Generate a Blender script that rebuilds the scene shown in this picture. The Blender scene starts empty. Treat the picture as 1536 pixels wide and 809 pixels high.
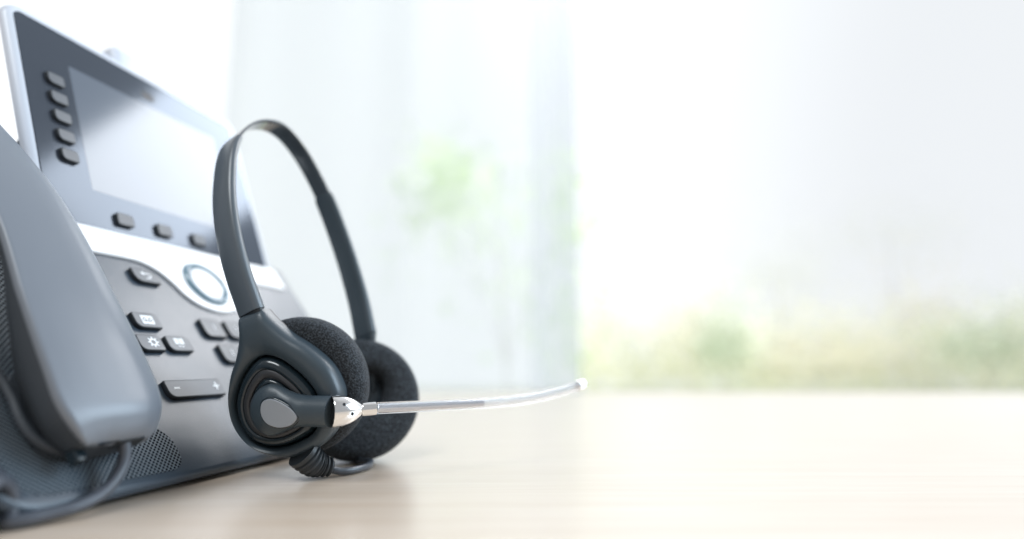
import bpy, bmesh, math, random
import numpy as np
from mathutils import Vector as V, Matrix

random.seed(7)
rng = np.random.default_rng(5)
SC = bpy.context.scene
COL = SC.collection
MM = 0.001
R = math.radians

# ------------------------------------------------------------------ materials
def new_mat(name):
    m = bpy.data.materials.new(name)
    m.use_nodes = True
    nt = m.node_tree
    return m, nt, nt.nodes["Principled BSDF"]

def link(nt, a, b):
    nt.links.new(a, b)

def noise_bump(nt, bsdf, scale, strength, dist=0.0002, detail=3, coord="Object"):
    tc = nt.nodes.new("ShaderNodeTexCoord")
    n = nt.nodes.new("ShaderNodeTexNoise")
    n.inputs["Scale"].default_value = scale
    n.inputs["Detail"].default_value = detail
    b = nt.nodes.new("ShaderNodeBump")
    b.inputs["Strength"].default_value = strength
    b.inputs["Distance"].default_value = dist
    link(nt, tc.outputs[coord], n.inputs["Vector"])
    link(nt, n.outputs["Fac"], b.inputs["Height"])
    link(nt, b.outputs["Normal"], bsdf.inputs["Normal"])
    return tc, n, b

def plastic(name, col, rough, grain=0.0, gscale=2500, spec=0.5, coat=0.0, var=0.0):
    m, nt, b = new_mat(name)
    b.inputs["Base Color"].default_value = (*col, 1)
    b.inputs["Roughness"].default_value = rough
    b.inputs["Specular IOR Level"].default_value = spec
    b.inputs["Coat Weight"].default_value = coat
    b.inputs["Coat Roughness"].default_value = 0.08
    if grain:
        noise_bump(nt, b, gscale, grain)
    # slow roughness variation: handling marks
    tc = nt.nodes.new("ShaderNodeTexCoord")
    n = nt.nodes.new("ShaderNodeTexNoise")
    n.inputs["Scale"].default_value = 60
    n.inputs["Detail"].default_value = 5
    mr = nt.nodes.new("ShaderNodeMapRange")
    mr.inputs["To Min"].default_value = rough - 0.05
    mr.inputs["To Max"].default_value = rough + 0.06
    link(nt, tc.outputs["Object"], n.inputs["Vector"])
    link(nt, n.outputs["Fac"], mr.inputs["Value"])
    link(nt, mr.outputs["Result"], b.inputs["Roughness"])
    return m

M = {}
M["body"] = plastic("phone_body_plastic", (0.052, 0.072, 0.097), 0.31, 0.38, 2000, spec=0.6)
M["handset"] = plastic("handset_plastic", (0.165, 0.187, 0.222), 0.36, 0.10, 2200, spec=0.75)
M["handset_dark"] = plastic("handset_inner_plastic", (0.045, 0.054, 0.066), 0.5, 0.1, 2200)
M["white"] = plastic("white_faceplate_plastic", (0.82, 0.83, 0.85), 0.3)
M["silver"] = plastic("display_shell_plastic", (0.62, 0.66, 0.74), 0.32)
M["key"] = plastic("key_plastic", (0.07, 0.085, 0.105), 0.38, 0.1, 2500)
M["key_side"] = plastic("key_shaded_side", (0.012, 0.016, 0.021), 0.55)  # same plastic as the key tops, with the shade on the sides coloured in
M["softkey"] = plastic("display_key_plastic", (0.075, 0.09, 0.11), 0.35)
M["ring"] = plastic("navigation_ring_plastic", (0.16, 0.25, 0.31), 0.22, coat=0.5)
M["icon"] = plastic("white_key_print", (0.8, 0.82, 0.84), 0.5)
M["cord"] = plastic("cord_rubber", (0.075, 0.085, 0.105), 0.4)
M["headset"] = plastic("headset_plastic", (0.044, 0.062, 0.077), 0.34, 0.22, 2600)
M["slider"] = plastic("lit_slider_plastic", (0.085, 0.105, 0.125), 0.3, 0.15, 2600, spec=0.7)  # near slider only: headset plastic lightened in colour for the light it catches
M["headset_gloss"] = plastic("headset_gloss_plastic", (0.013, 0.022, 0.029), 0.14, 0.0, coat=0.3)
M["headset_dark"] = plastic("headset_recess_plastic", (0.012, 0.016, 0.02), 0.45)
M["headset_brown"] = plastic("headset_step_plastic", (0.036, 0.038, 0.042), 0.38)
M["pad"] = plastic("boom_pad_plastic", (0.30, 0.325, 0.36), 0.35)
M["band"] = plastic("headband_plastic", (0.05, 0.064, 0.078), 0.18, coat=0.6)
M["rubber"] = plastic("rubber_boot", (0.022, 0.028, 0.034), 0.35)
M["cable"] = plastic("headset_cable_sleeve", (0.06, 0.07, 0.085), 0.28)
M["feet"] = plastic("rubber_foot", (0.02, 0.022, 0.025), 0.7)

# foam
m, nt, b = new_mat("ear_foam")
tc, n, bp = noise_bump(nt, b, 1500, 0.9, 0.0006, 4)
cr = nt.nodes.new("ShaderNodeValToRGB")
cr.color_ramp.elements[0].position = 0.42
cr.color_ramp.elements[0].color = (0.004, 0.006, 0.009, 1)
cr.color_ramp.elements[1].position = 0.68
cr.color_ramp.elements[1].color = (0.060, 0.074, 0.09, 1)
link(nt, n.outputs["Fac"], cr.inputs["Fac"])
link(nt, cr.outputs["Color"], b.inputs["Base Color"])
b.inputs["Roughness"].default_value = 0.85
b.inputs["Sheen Weight"].default_value = 0.06
b.inputs["Sheen Roughness"].default_value = 0.4
b.inputs["Sheen Tint"].default_value = (0.8, 0.85, 0.95, 1)
M["foam"] = m

# brushed / polished metals
def metal(name, col, rough):
    m, nt, b = new_mat(name)
    b.inputs["Base Color"].default_value = (*col, 1)
    b.inputs["Metallic"].default_value = 1
    b.inputs["Roughness"].default_value = rough
    noise_bump(nt, b, 900, 0.05)
    return m
M["chrome"] = metal("satin_chrome", (0.90, 0.89, 0.88), 0.16)
M["rod"] = metal("steel_rod", (0.74, 0.75, 0.78), 0.2)

m, nt, b = new_mat("clear_tube")
b.inputs["Base Color"].default_value = (0.97, 0.98, 1.0, 1)
b.inputs["Roughness"].default_value = 0.02
b.inputs["Transmission Weight"].default_value = 0.97
b.inputs["IOR"].default_value = 1.22
tl = nt.nodes.new("ShaderNodeBsdfTranslucent"); tl.inputs["Color"].default_value = (0.93, 0.95, 1.0, 1)
df = nt.nodes.new("ShaderNodeBsdfDiffuse"); df.inputs["Color"].default_value = (0.93, 0.95, 1.0, 1)
ad = nt.nodes.new("ShaderNodeMixShader"); ms = nt.nodes.new("ShaderNodeMixShader"); ms.inputs[0].default_value = 0.10
link(nt, df.outputs[0], ad.inputs[1]); link(nt, tl.outputs[0], ad.inputs[2])
link(nt, b.outputs[0], ms.inputs[1]); link(nt, ad.outputs[0], ms.inputs[2])
link(nt, ms.outputs[0], nt.nodes["Material Output"].inputs["Surface"])
M["clear"] = m

# dark screen glass and the panel behind it
def mirror_panel(name, col, ior, rough, tint):
    m, nt, b = new_mat(name)
    nt.nodes.remove(b)
    d = nt.nodes.new("ShaderNodeBsdfDiffuse"); d.inputs["Color"].default_value = (*col, 1)
    g = nt.nodes.new("ShaderNodeBsdfGlossy"); g.inputs["Color"].default_value = (*tint, 1); g.inputs["Roughness"].default_value = rough
    f = nt.nodes.new("ShaderNodeFresnel"); f.inputs["IOR"].default_value = ior
    ms = nt.nodes.new("ShaderNodeMixShader")
    link(nt, f.outputs[0], ms.inputs[0]); link(nt, d.outputs[0], ms.inputs[1]); link(nt, g.outputs[0], ms.inputs[2])
    link(nt, ms.outputs[0], nt.nodes["Material Output"].inputs["Surface"])
    return m
M["glass"] = mirror_panel("screen_glass", (0.045, 0.052, 0.066), 1.5, 0.10, (0.74, 0.85, 1.0))
M["lcd"] = mirror_panel("lcd_panel", (0.12, 0.14, 0.175), 1.52, 0.11, (0.90, 0.95, 1.0))

# perforated speaker grille (uv in millimetres)
m, nt, b = new_mat("perforated_grille")
b.inputs["Roughness"].default_value = 0.42
uv = nt.nodes.new("ShaderNodeUVMap"); uv.uv_map = "UVMap"
PITCH = 1.85
def vmath(op, a, bb=None):
    nd = nt.nodes.new("ShaderNodeVectorMath"); nd.operation = op
    if hasattr(a, "is_linked"): link(nt, a, nd.inputs[0])
    else: nd.inputs[0].default_value = a
    if bb is not None:
        if hasattr(bb, "is_linked"): link(nt, bb, nd.inputs[1])
        else: nd.inputs[1].default_value = bb
    return nd
def cell(offset):
    a = vmath("ADD", uv.outputs["UV"], (offset[0], offset[1], 0))
    d = vmath("DIVIDE", a.outputs[0], (PITCH, PITCH, 1))
    f = vmath("FRACTION", d.outputs[0])
    s = vmath("SUBTRACT", f.outputs[0], (0.5, 0.5, 0))
    z = vmath("MULTIPLY", s.outputs[0], (1, 1, 0))
    return vmath("LENGTH", z.outputs[0]).outputs["Value"]
d1 = cell((0, 0)); d2 = cell((PITCH / 2, PITCH / 2))
mn = nt.nodes.new("ShaderNodeMath"); mn.operation = "MINIMUM"
link(nt, d1, mn.inputs[0]); link(nt, d2, mn.inputs[1])
mr = nt.nodes.new("ShaderNodeMapRange"); mr.interpolation_type = "SMOOTHSTEP"
mr.inputs["From Min"].default_value = 0.235; mr.inputs["From Max"].default_value = 0.30
link(nt, mn.outputs[0], mr.inputs["Value"])
mx = nt.nodes.new("ShaderNodeMix"); mx.data_type = "RGBA"
mx.inputs[6].default_value = (0.004, 0.006, 0.009, 1)
mx.inputs[7].default_value = (0.15, 0.185, 0.22, 1)
link(nt, mr.outputs["Result"], mx.inputs[0])
link(nt, mx.outputs[2], b.inputs["Base Color"])
sp = nt.nodes.new("ShaderNodeMath"); sp.operation = "MULTIPLY"; sp.inputs[1].default_value = 0.5
link(nt, mr.outputs["Result"], sp.inputs[0]); link(nt, sp.outputs[0], b.inputs["Specular IOR Level"])
bu = nt.nodes.new("ShaderNodeBump"); bu.inputs["Strength"].default_value = 0.8; bu.inputs["Distance"].default_value = 0.0004
link(nt, mr.outputs["Result"], bu.inputs["Height"]); link(nt, bu.outputs["Normal"], b.inputs["Normal"])
M["grille"] = m

# pale wood laminate
m, nt, b = new_mat("pale_wood_laminate")
tc = nt.nodes.new("ShaderNodeTexCoord")
mp = nt.nodes.new("ShaderNodeMapping")
mp.inputs["Scale"].default_value = (2.2, 55.0, 1)
mp.inputs["Rotation"].default_value = (0, 0, R(-4))
n1 = nt.nodes.new("ShaderNodeTexNoise"); n1.inputs["Scale"].default_value = 3.0; n1.inputs["Detail"].default_value = 8
n1.inputs["Distortion"].default_value = 0.6
mp2 = nt.nodes.new("ShaderNodeMapping"); mp2.inputs["Scale"].default_value = (14, 420, 1)
n2 = nt.nodes.new("ShaderNodeTexNoise"); n2.inputs["Scale"].default_value = 3.0; n2.inputs["Detail"].default_value = 4
cr = nt.nodes.new("ShaderNodeValToRGB")
cr.color_ramp.elements[0].position = 0.3; cr.color_ramp.elements[0].color = (0.63, 0.49, 0.37, 1)
cr.color_ramp.elements[1].position = 0.72; cr.color_ramp.elements[1].color = (0.77, 0.655, 0.55, 1)
mx = nt.nodes.new("ShaderNodeMix"); mx.data_type = "FLOAT"; mx.inputs[0].default_value = 0.35
link(nt, tc.outputs["Object"], mp.inputs["Vector"]); link(nt, mp.outputs[0], n1.inputs["Vector"])
link(nt, tc.outputs["Object"], mp2.inputs["Vector"]); link(nt, mp2.outputs[0], n2.inputs["Vector"])
link(nt, n1.outputs["Fac"], mx.inputs[2]); link(nt, n2.outputs["Fac"], mx.inputs[3])
link(nt, mx.outputs[0], cr.inputs["Fac"]); link(nt, cr.outputs["Color"], b.inputs["Base Color"])
b.inputs["Roughness"].default_value = 0.30
b.inputs["Coat Weight"].default_value = 0.9; b.inputs["Coat Roughness"].default_value = 0.28
bu = nt.nodes.new("ShaderNodeBump"); bu.inputs["Strength"].default_value = 0.12; bu.inputs["Distance"].default_value = 0.0002
link(nt, mx.outputs[0], bu.inputs["Height"]); link(nt, bu.outputs["Normal"], b.inputs["Normal"])
M["wood"] = m

def leaf_mat(name, c0, c1, scale=3.0):
    m, nt, b = new_mat(name)
    tc = nt.nodes.new("ShaderNodeTexCoord")
    n = nt.nodes.new("ShaderNodeTexNoise"); n.inputs["Scale"].default_value = scale
    cr = nt.nodes.new("ShaderNodeValToRGB")
    cr.color_ramp.elements[0].position = 0.35; cr.color_ramp.elements[0].color = (*c0, 1)
    cr.color_ramp.elements[1].position = 0.65; cr.color_ramp.elements[1].color = (*c1, 1)
    link(nt, tc.outputs["Object"], n.inputs["Vector"]); link(nt, n.outputs["Fac"], cr.inputs["Fac"])
    link(nt, cr.outputs["Color"], b.inputs["Base Color"])
    b.inputs["Roughness"].default_value = 0.6
    tr = nt.nodes.new("ShaderNodeBsdfTranslucent")
    link(nt, cr.outputs["Color"], tr.inputs["Color"])
    ms = nt.nodes.new("ShaderNodeMixShader"); ms.inputs[0].default_value = 0.4
    link(nt, b.outputs[0], ms.inputs[1]); link(nt, tr.outputs[0], ms.inputs[2])
    link(nt, ms.outputs[0], nt.nodes["Material Output"].inputs["Surface"])
    return m
M["leaf_light"] = leaf_mat("light_green_leaves", (0.34, 0.50, 0.16), (0.48, 0.62, 0.26))
M["leaf_mid"] = leaf_mat("mid_hazed_leaves", (0.62, 0.60, 0.50), (0.72, 0.68, 0.60))  # haze and overexposure put into the leaf colour as paleness
M["leaf_dark"] = leaf_mat("dark_hazed_leaves", (0.36, 0.43, 0.34), (0.48, 0.52, 0.43))  # darker clumps, also paled in colour to stand for haze
M["leaf_far"] = leaf_mat("hazy_far_leaves", (0.76, 0.78, 0.74), (0.82, 0.84, 0.80))  # distance haze is in the leaf colour, no air is built
M["leaf_hedge"] = leaf_mat("sun_toned_hedge_leaves", (0.78, 0.80, 0.62), (0.88, 0.88, 0.76), 0.25)  # bright sunlight put into the leaf colour
M["bark"] = plastic("bark", (0.30, 0.27, 0.22), 0.8)
M["lawn"] = leaf_mat("sun_toned_lawn", (0.62, 0.68, 0.46), (0.70, 0.74, 0.54), 0.8)  # glare of daylight put into the grass colour

# thin sheer cloth and hazy window glass: part straight-through, part diffusing
def veil(name, col, through, bands=None):
    m, nt, b = new_mat(name)
    nt.nodes.remove(b)
    tp = nt.nodes.new("ShaderNodeBsdfTransparent")
    tl = nt.nodes.new("ShaderNodeBsdfTranslucent"); tl.inputs["Color"].default_value = (*col, 1)
    df = nt.nodes.new("ShaderNodeBsdfDiffuse"); df.inputs["Color"].default_value = (*col, 1)
    a = nt.nodes.new("ShaderNodeMixShader"); a.inputs[0].default_value = 0.3
    link(nt, tl.outputs[0], a.inputs[1]); link(nt, df.outputs[0], a.inputs[2])
    ms = nt.nodes.new("ShaderNodeMixShader"); ms.inputs[0].default_value = 1 - through
    link(nt, tp.outputs[0], ms.inputs[1]); link(nt, a.outputs[0], ms.inputs[2])
    link(nt, ms.outputs[0], nt.nodes["Material Output"].inputs["Surface"])
    return m
M["sheer"] = veil("sheer_curtain_cloth", (0.70, 0.735, 0.85), 0.42)
M["sheer_thin"] = veil("sheer_shade_cloth", (0.70, 0.725, 0.835), 0.66)  # cloth of the added strip that shades the curtain's right edge
M["frame"] = plastic("window_frame_paint", (0.78, 0.80, 0.82), 0.4)

# ------------------------------------------------------------------ scene objects
def tag(o, label=None, cat=None, group=None, kind=None):
    if label: o["label"] = label
    if cat: o["category"] = cat
    if group: o["group"] = group
    if kind: o["kind"] = kind
    return o

def empty(name, loc_mm, label, cat, group=None):
    o = bpy.data.objects.new(name, None)
    o.empty_display_size = 0.02
    COL.objects.link(o)
    o.location = V(loc_mm) * MM
    return tag(o, label, cat, group)

def root_loc(p):
    v = V((0, 0, 0))
    while p is not None:
        v = v + p.location
        p = p.parent
    return v

class MB:
    """collects verts (world millimetres) and faces, then links ONE mesh object"""
    def __init__(s): s.v = []; s.f = []; s.m = []; s.uv = {}; s.cur = 0
    def vert(s, p, uv=None):
        s.v.append(V(p)); i = len(s.v) - 1
        if uv is not None: s.uv[i] = uv
        return i
    def face(s, idx): s.f.append(list(idx)); s.m.append(s.cur)
    def loft(s, rings, cap0=True, cap1=True, closed=True):
        ids = [[s.vert(p) for p in r] for r in rings]
        n = len(ids[0])
        for a, b in zip(ids[:-1], ids[1:]):
            for i in range(n if closed else n - 1):
                j = (i + 1) % n
                s.face((a[i], a[j], b[j], b[i]))
        if cap0: s.face(ids[0][::-1])
        if cap1: s.face(ids[-1])
        return ids
    def build(s, name, mats, parent=None, smooth=35, loc=None):
        me = bpy.data.meshes.new(name)
        base = root_loc(parent) if parent is not None else (V(loc) * MM if loc is not None else V((0, 0, 0)))
        base_mm = base / MM
        me.from_pydata([tuple(p - base_mm) for p in s.v], [], s.f)
        if not isinstance(mats, (list, tuple)): mats = [mats]
        for mt in mats: me.materials.append(mt)
        for p, k in zip(me.polygons, s.m): p.material_index = k
        if s.uv:
            l = me.uv_layers.new(name="UVMap")
            for lp in me.loops:
                if lp.vertex_index in s.uv: l.data[lp.index].uv = s.uv[lp.vertex_index]
        bm = bmesh.new(); bm.from_mesh(me)
        bmesh.ops.recalc_face_normals(bm, faces=bm.faces)
        if all(len(ed.link_faces) == 2 for ed in bm.edges) and bm.calc_volume(signed=True) < 0:
            bmesh.ops.reverse_faces(bm, faces=bm.faces)
        lim = R(smooth)
        for f in bm.faces: f.smooth = True
        for e in bm.edges:
            if len(e.link_faces) == 2 and (e.calc_face_angle(0) > lim or any(len(f.verts) > 4 for f in e.link_faces)): e.smooth = False
        bmesh.ops.scale(bm, vec=(MM, MM, MM), verts=bm.verts)
        bm.to_mesh(me); bm.free()
        o = bpy.data.objects.new(name, me)
        COL.objects.link(o)
        if parent is not None: o.parent = parent
        elif loc is not None: o.location = base
        return o

# ------------------------------------------------------------------ curve helpers
def catmull(pts, n, closed=False):
    pts = [V(p) for p in pts]
    out = []
    N = len(pts)
    segs = N if closed else N - 1
    for i in range(segs):
        p0 = pts[(i - 1) % N] if closed or i > 0 else pts[0] * 2 - pts[1]
        p1 = pts[i]; p2 = pts[(i + 1) % N]
        p3 = pts[(i + 2) % N] if closed or i + 2 < N else pts[-1] * 2 - pts[-2]
        for k in range(n):
            t = k / n
            out.append(0.5 * ((2 * p1) + (p2 - p0) * t + (2 * p0 - 5 * p1 + 4 * p2 - p3) * t * t + (3 * p1 - p0 - 3 * p2 + p3) * t ** 3))
    if not closed: out.append(pts[-1].copy())
    return out

def interp(xs, ys, x):
    return float(np.interp(x, xs, ys))

def frames(path, ref):
    out = []
    for i, p in enumerate(path):
        a = path[max(0, i - 1)]; b = path[min(len(path) - 1, i + 1)]
        t = (b - a).normalized()
        s = t.cross(ref)
        if s.length < 1e-5: s = t.orthogonal()
        s.normalize()
        out.append((p, t, s, s.cross(t).normalized()))
    return out

def pframes(path):
    """parallel transport"""
    out = []
    s = None
    for i, p in enumerate(path):
        a = path[max(0, i - 1)]; b = path[min(len(path) - 1, i + 1)]
        t = (b - a).normalized()
        if s is None: s = t.orthogonal().normalized()
        else: s = (s - t * s.dot(t)).normalized()
        out.append((p, t, s, t.cross(s)))
    return out

def tube(mb, path, rad, n=16, cap=True):
    fr = pframes(path)
    rings = []
    for k, (p, t, s, q) in enumerate(fr):
        r = rad(k / (len(path) - 1)) if callable(rad) else rad
        rings.append([p + (s * math.cos(a) + q * math.sin(a)) * r for a in [2 * math.pi * i / n for i in range(n)]])
    mb.loft(rings, cap, cap)

def lathe(mb, o, axis, prof, n=40, ref=None, sq=(1, 1)):
    """prof: (distance along axis, radius)"""
    axis = V(axis).normalized()
    s = axis.cross(ref).normalized() if ref is not None else axis.orthogonal().normalized()
    q = axis.cross(s)
    rings = [[V(o) + axis * d + (s * math.cos(a) * sq[0] + q * math.sin(a) * sq[1]) * max(r, 1e-3) for a in [2 * math.pi * i / n for i in range(n)]] for d, r in prof]
    mb.loft(rings)

def inset(poly, d):
    """inward offset of a closed 2-d outline (counter-clockwise)"""
    n = len(poly); out = []
    for i in range(n):
        a = V((poly[i - 1][0], poly[i - 1][1])); b = V((poly[i][0], poly[i][1])); c = V((poly[(i + 1) % n][0], poly[(i + 1) % n][1]))
        e1 = (b - a); e2 = (c - b)
        if e1.length < 1e-6: e1 = e2
        if e2.length < 1e-6: e2 = e1
        e1 = e1.normalized(); e2 = e2.normalized()
        n1 = V((-e1.y, e1.x)); n2 = V((-e2.y, e2.x))
        m = n1 + n2
        m = m / max(m.length_squared, 0.6) * 2 if m.length > 1e-6 else n1
        out.append((b.x + m.x * d, b.y + m.y * d))
    return out

def ccw(poly):
    A = sum(poly[i - 1][0] * poly[i][1] - poly[i][0] * poly[i - 1][1] for i in range(len(poly)))
    return poly if A > 0 else poly[::-1]

def rrect(x0, y0, x1, y1, rad, seg=6):
    """rad: one radius or (bl, br, tr, tl)"""
    if not isinstance(rad, (tuple, list)): rad = (rad,) * 4
    out = []
    for (cx, cy, a0, r) in ((x0 + rad[0], y0 + rad[0], 180, rad[0]), (x1 - rad[1], y0 + rad[1], 270, rad[1]),
                            (x1 - rad[2], y1 - rad[2], 0, rad[2]), (x0 + rad[3], y1 - rad[3], 90, rad[3])):
        for k in range(seg + 1):
            a = R(a0 + 90 * k / seg)
            out.append((cx + r * math.cos(a), cy + r * math.sin(a)))
    return out

class Plane:
    """a local frame: x, y in the face, n out of it"""
    def __init__(s, o, x, y):
        s.o = V(o); s.x = V(x).normalized(); s.y = V(y).normalized(); s.n = s.x.cross(s.y).normalized()
    def __call__(s, a, t, n=0): return s.o + s.x * a + s.y * t + s.n * n

def slab(mb, P, poly, n0, n1, bev=0.5, bseg=4, back=True, uv=False, side_mat=None, top_mat=0):
    """plate standing from n0 to n1 with a rounded front edge"""
    poly = ccw(poly)
    rings = [[P(a, t, n0) for a, t in poly]]
    for k in range(bseg + 1):
        ang = math.pi / 2 * k / bseg
        q = inset(poly, bev * (1 - math.cos(ang))) if k else poly
        rings.append([P(a, t, n1 - bev + bev * math.sin(ang)) for a, t in q])
    flat = inset(poly, bev)
    start = len(mb.v)
    if side_mat is not None: mb.cur = side_mat
    ids = mb.loft(rings, back, False)
    mb.cur = top_mat
    if side_mat is not None:
        pass
    mb.face(ids[-1])
    if uv:
        for k, i in enumerate(ids[-1]): mb.uv[i] = (flat[k][0], flat[k][1])
        for r in ids[:-1]:
            for k, i in enumerate(r): mb.uv[i] = (poly[k][0], poly[k][1])

# ------------------------------------------------------------------ camera
HEIGHT = 44.0
cam_data = bpy.data.cameras.new("camera")
cam = bpy.data.objects.new("camera", cam_data)
COL.objects.link(cam)
cam.location = (0, 0, HEIGHT * MM)
cam.rotation_euler = (R(90 + 8.935), 0, 0)
cam_data.sensor_width = 36
cam_data.lens = 36 * 900 / 1536
cam_data.clip_start = 0.01
cam_data.clip_end = 500
cam_data.dof.use_dof = True
cam_data.dof.focus_distance = 0.226
cam_data.dof.aperture_fstop = 21.09 / 7.5
SC.camera = cam

# ------------------------------------------------------------------ the phone
U = V((0.23976, 0.97083, 0)); W = V((0.97083, -0.23976, 0))
A0 = V((-125.857, 196.443, 4.0))
def face_dir(deg): return -W * math.cos(R(deg)) + V((0, 0, math.sin(R(deg))))
K = Plane(A0, U, face_dir(53))                 # keypad face
TB = 124.5
D = Plane(K(0, TB), U, face_dir(70))           # display face

phone = empty("desk_phone", (A0.x - 40, A0.y + 70, 0), "grey office desk phone with dark screen and white faceplate, standing behind the headset", "phone")
AL, AR = -32.0, 186.0

# keypad body
mb = MB()
o = rrect(AL, 1.5, AR, TB + 2, (13, 9, 3, 3), 8)
o = ccw(o)
back = -W * 16 + V((0, 0, -0.6))
rings = []
for k in range(6):
    ang = math.pi / 2 * k / 5
    q = inset(o, 2.6 * (1 - math.sin(ang))) if k < 5 else o
    rings.append([K(a, t, -2.6 * (1 - math.cos(ang)) * 1.0) for a, t in q])
rings = []
for k in range(6):
    ang = math.pi / 2 * k / 5
    q = inset(o, 2.6 * (1 - math.sin(ang)) - 2.6)
    rings.append([K(a, t, -2.6 * (1 - math.cos(ang))) for a, t in q])
def floorz(p, z=1.2): return V((p.x, p.y, max(p.z, z)))
rings = [[floorz(p) for p in r] for r in rings]
rings.append([floorz(p + back) for p in rings[-1]])
mb.loft(rings, True, True)
body = mb.build("body", M["body"], phone)

# wedge stand behind
mb = MB()
prof = [K(0, 14, -14), K(0, TB - 6, -14), D(0, 60, -16.5), D(0, 52, -28), K(0, TB, -62)]
def flatz(p, z): q = p.copy(); q.z = z; return q
prof.append(flatz(K(0, TB, -70), 1.6)); prof.append(flatz(K(0, 14, -14), 1.6))
mb.loft([[p + U * 42 for p in prof], [p + U * (AR - 14) for p in prof]])
mb.build("stand", M["body"], phone)
for a in (AL + 22, AR - 22):
    mb = MB(); lathe(mb, flatz(K(a, 10, -6), 0.0), (0, 0, 1), [(0, 4.6), (0.9, 5), (1.8, 5)], 20); mb.build("rubber_foot", M["feet"], phone)

# display housing
mb = MB()
slab(mb, D, rrect(25, -5, 177, 112.5, (5, 6, 8, 10), 8), -4.2, 0, 3.8, 8)
slab(mb, D, rrect(48, 6, 169, 100, 8, 6), -17, -3.9, 1.0, 3)
shell = mb.build("display_housing", M["silver"], phone)
mb = MB()
slab(mb, D, rrect(28.6, 0.4, 171.5, 107, (2, 2, 4, 4), 6), -1, 0.35, 0.3, 2)
glass = mb.build("screen_glass", M["glass"], phone)
mb = MB()
slab(mb, D, rrect(52, 20.6, 149.5, 88.5, 0.8, 3), 0.3, 0.38, 0.03, 1)
mb.build("display", M["lcd"], glass)
mb = MB()
slab(mb, D, rrect(96, 92.5, 105, 97.5, 2.4, 6), 0.3, 0.5, 0.1, 2)
mb.build("camera_lens", M["headset_dark"], glass)
# webcam on the top edge
mb = MB()
Ptop = Plane(D(0, 112.2, -6), U, -D.n)
slab(mb, Ptop, rrect(84, -6, 101, 6, 4, 6), -3, 9.5, 2.4, 5)
mb.build("camera_shutter", M["silver"], phone)

def key(name, P, poly, h, mats, bev=0.55, n0=0.2, label=None):
    mb = MB()
    slab(mb, P, poly, n0, h, bev, 4, side_mat=1 if len(mats) > 1 else None, top_mat=0)
    k = mb.build(name, mats, phone)
    if label: k["label"] = label
    return k

for t in (74.7, 64.6, 54.5, 44.4, 34.3):
    key("line_key", D, rrect(38.2, t - 3.1, 46.6, t + 3.1, (2.6, 1.4, 1.4, 1.4), 5), 2.2, [M["softkey"], M["key_side"]])
for a in (65.6, 89.2, 113, 136.6):
    key("soft_key", D, rrect(a - 4.8, 4.6, a + 4.8, 11.2, 1.6, 5), 2.2, [M["softkey"], M["key_side"]])

# white faceplate with the round bay for the navigation ring
mb = MB()
low = [(22, 108.4), (44, 108.6), (58, 108.6), (66, 107.6), (73, 103.8), (78.5, 97.2), (82, 91), (87.5, 85.8), (95, 82.9), (102, 82.0),
       (109, 82.9), (116.5, 85.8), (122, 91), (125.5, 97.2), (131, 103.8), (138, 107.6), (146, 108.6), (160, 108.6), (177, 108.4)]
low = [(p.x, p.y) for p in catmull([(x, y, 0) for x, y in low], 5)]
outl = low + [(177, TB + 0.5), (22, TB + 0.5)]
slab(mb, K, outl, -1.0, 1.3, 0.7, 4)
mb.build("faceplate", M["white"], phone)
RC = (101.6, 100.2)
ref = U
mb = MB()
prof = []
for k in range(17):
    a = math.pi * k / 16
    prof.append((1.2 + 2.0 * math.sin(a) ** 0.8, 14.0 - 3.6 * (k / 16)))
lathe(mb, K(*RC, 0), K.n, [(0.6, 14.0)] + prof + [(0.6, 10.4)], 56, U)
mb.build("navigation_ring", M["ring"], phone)
mb = MB()
lathe(mb, K(*RC, 0), K.n, [(0.6, 10.1), (1.8, 10.1), (2.3, 9.7), (2.5, 8.8), (2.3, 4)], 48, U)
mb.build("select_button", M["white"], phone)

# keypad keys
def arrow_icon(k, cx, cy, z):
    mb = MB()
    pts = []
    for i in range(13):
        a = R(100 - 200 * i / 12)
        pts.append((cx + 0.3 + 1.9 * math.cos(a), cy - 0.2 + 1.25 * math.sin(a)))
    pts = [(cx - 1.3, cy + 1.05)] + pts + [(cx - 0.8, cy - 1.45)]
    L, Rr = [], []
    for i in range(len(pts)):
        a = V((*pts[max(0, i - 1)], 0)); b = V((*pts[min(len(pts) - 1, i + 1)], 0)); d = (b - a).normalized()
        L.append((pts[i][0] - d.y * 0.33, pts[i][1] + d.x * 0.33)); Rr.append((pts[i][0] + d.y * 0.33, pts[i][1] - d.x * 0.33))
    for i in range(len(pts) - 1):
        mb.face([mb.vert(K(*q, z)) for q in (L[i], L[i + 1], Rr[i + 1], Rr[i])])
    mb.face([mb.vert(K(*q, z)) for q in ((cx - 3.1, cy + 1.05), (cx - 1.2, cy + 2.2), (cx - 1.2, cy - 0.1))])
    mb.build("icon", M["icon"], k)

def rects_icon(k, rects, z, mat="icon", name="icon"):
    mb = MB()
    for x0, y0, x1, y1 in rects:
        mb.face([mb.vert(K(a, t, z)) for a, t in ((x0, y0), (x1, y0), (x1, y1), (x0, y1))])
    mb.build(name, M[mat], k)

def ringflat(mb, cx, cy, r0, r1, z, n=24):
    for i in range(n):
        a = 2 * math.pi * i / n; b = 2 * math.pi * (i + 1) / n
        mb.face([mb.vert(K(cx + r * math.cos(t), cy + r * math.sin(t), z)) for r, t in ((r0, a), (r1, a), (r1, b), (r0, b))])

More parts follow.
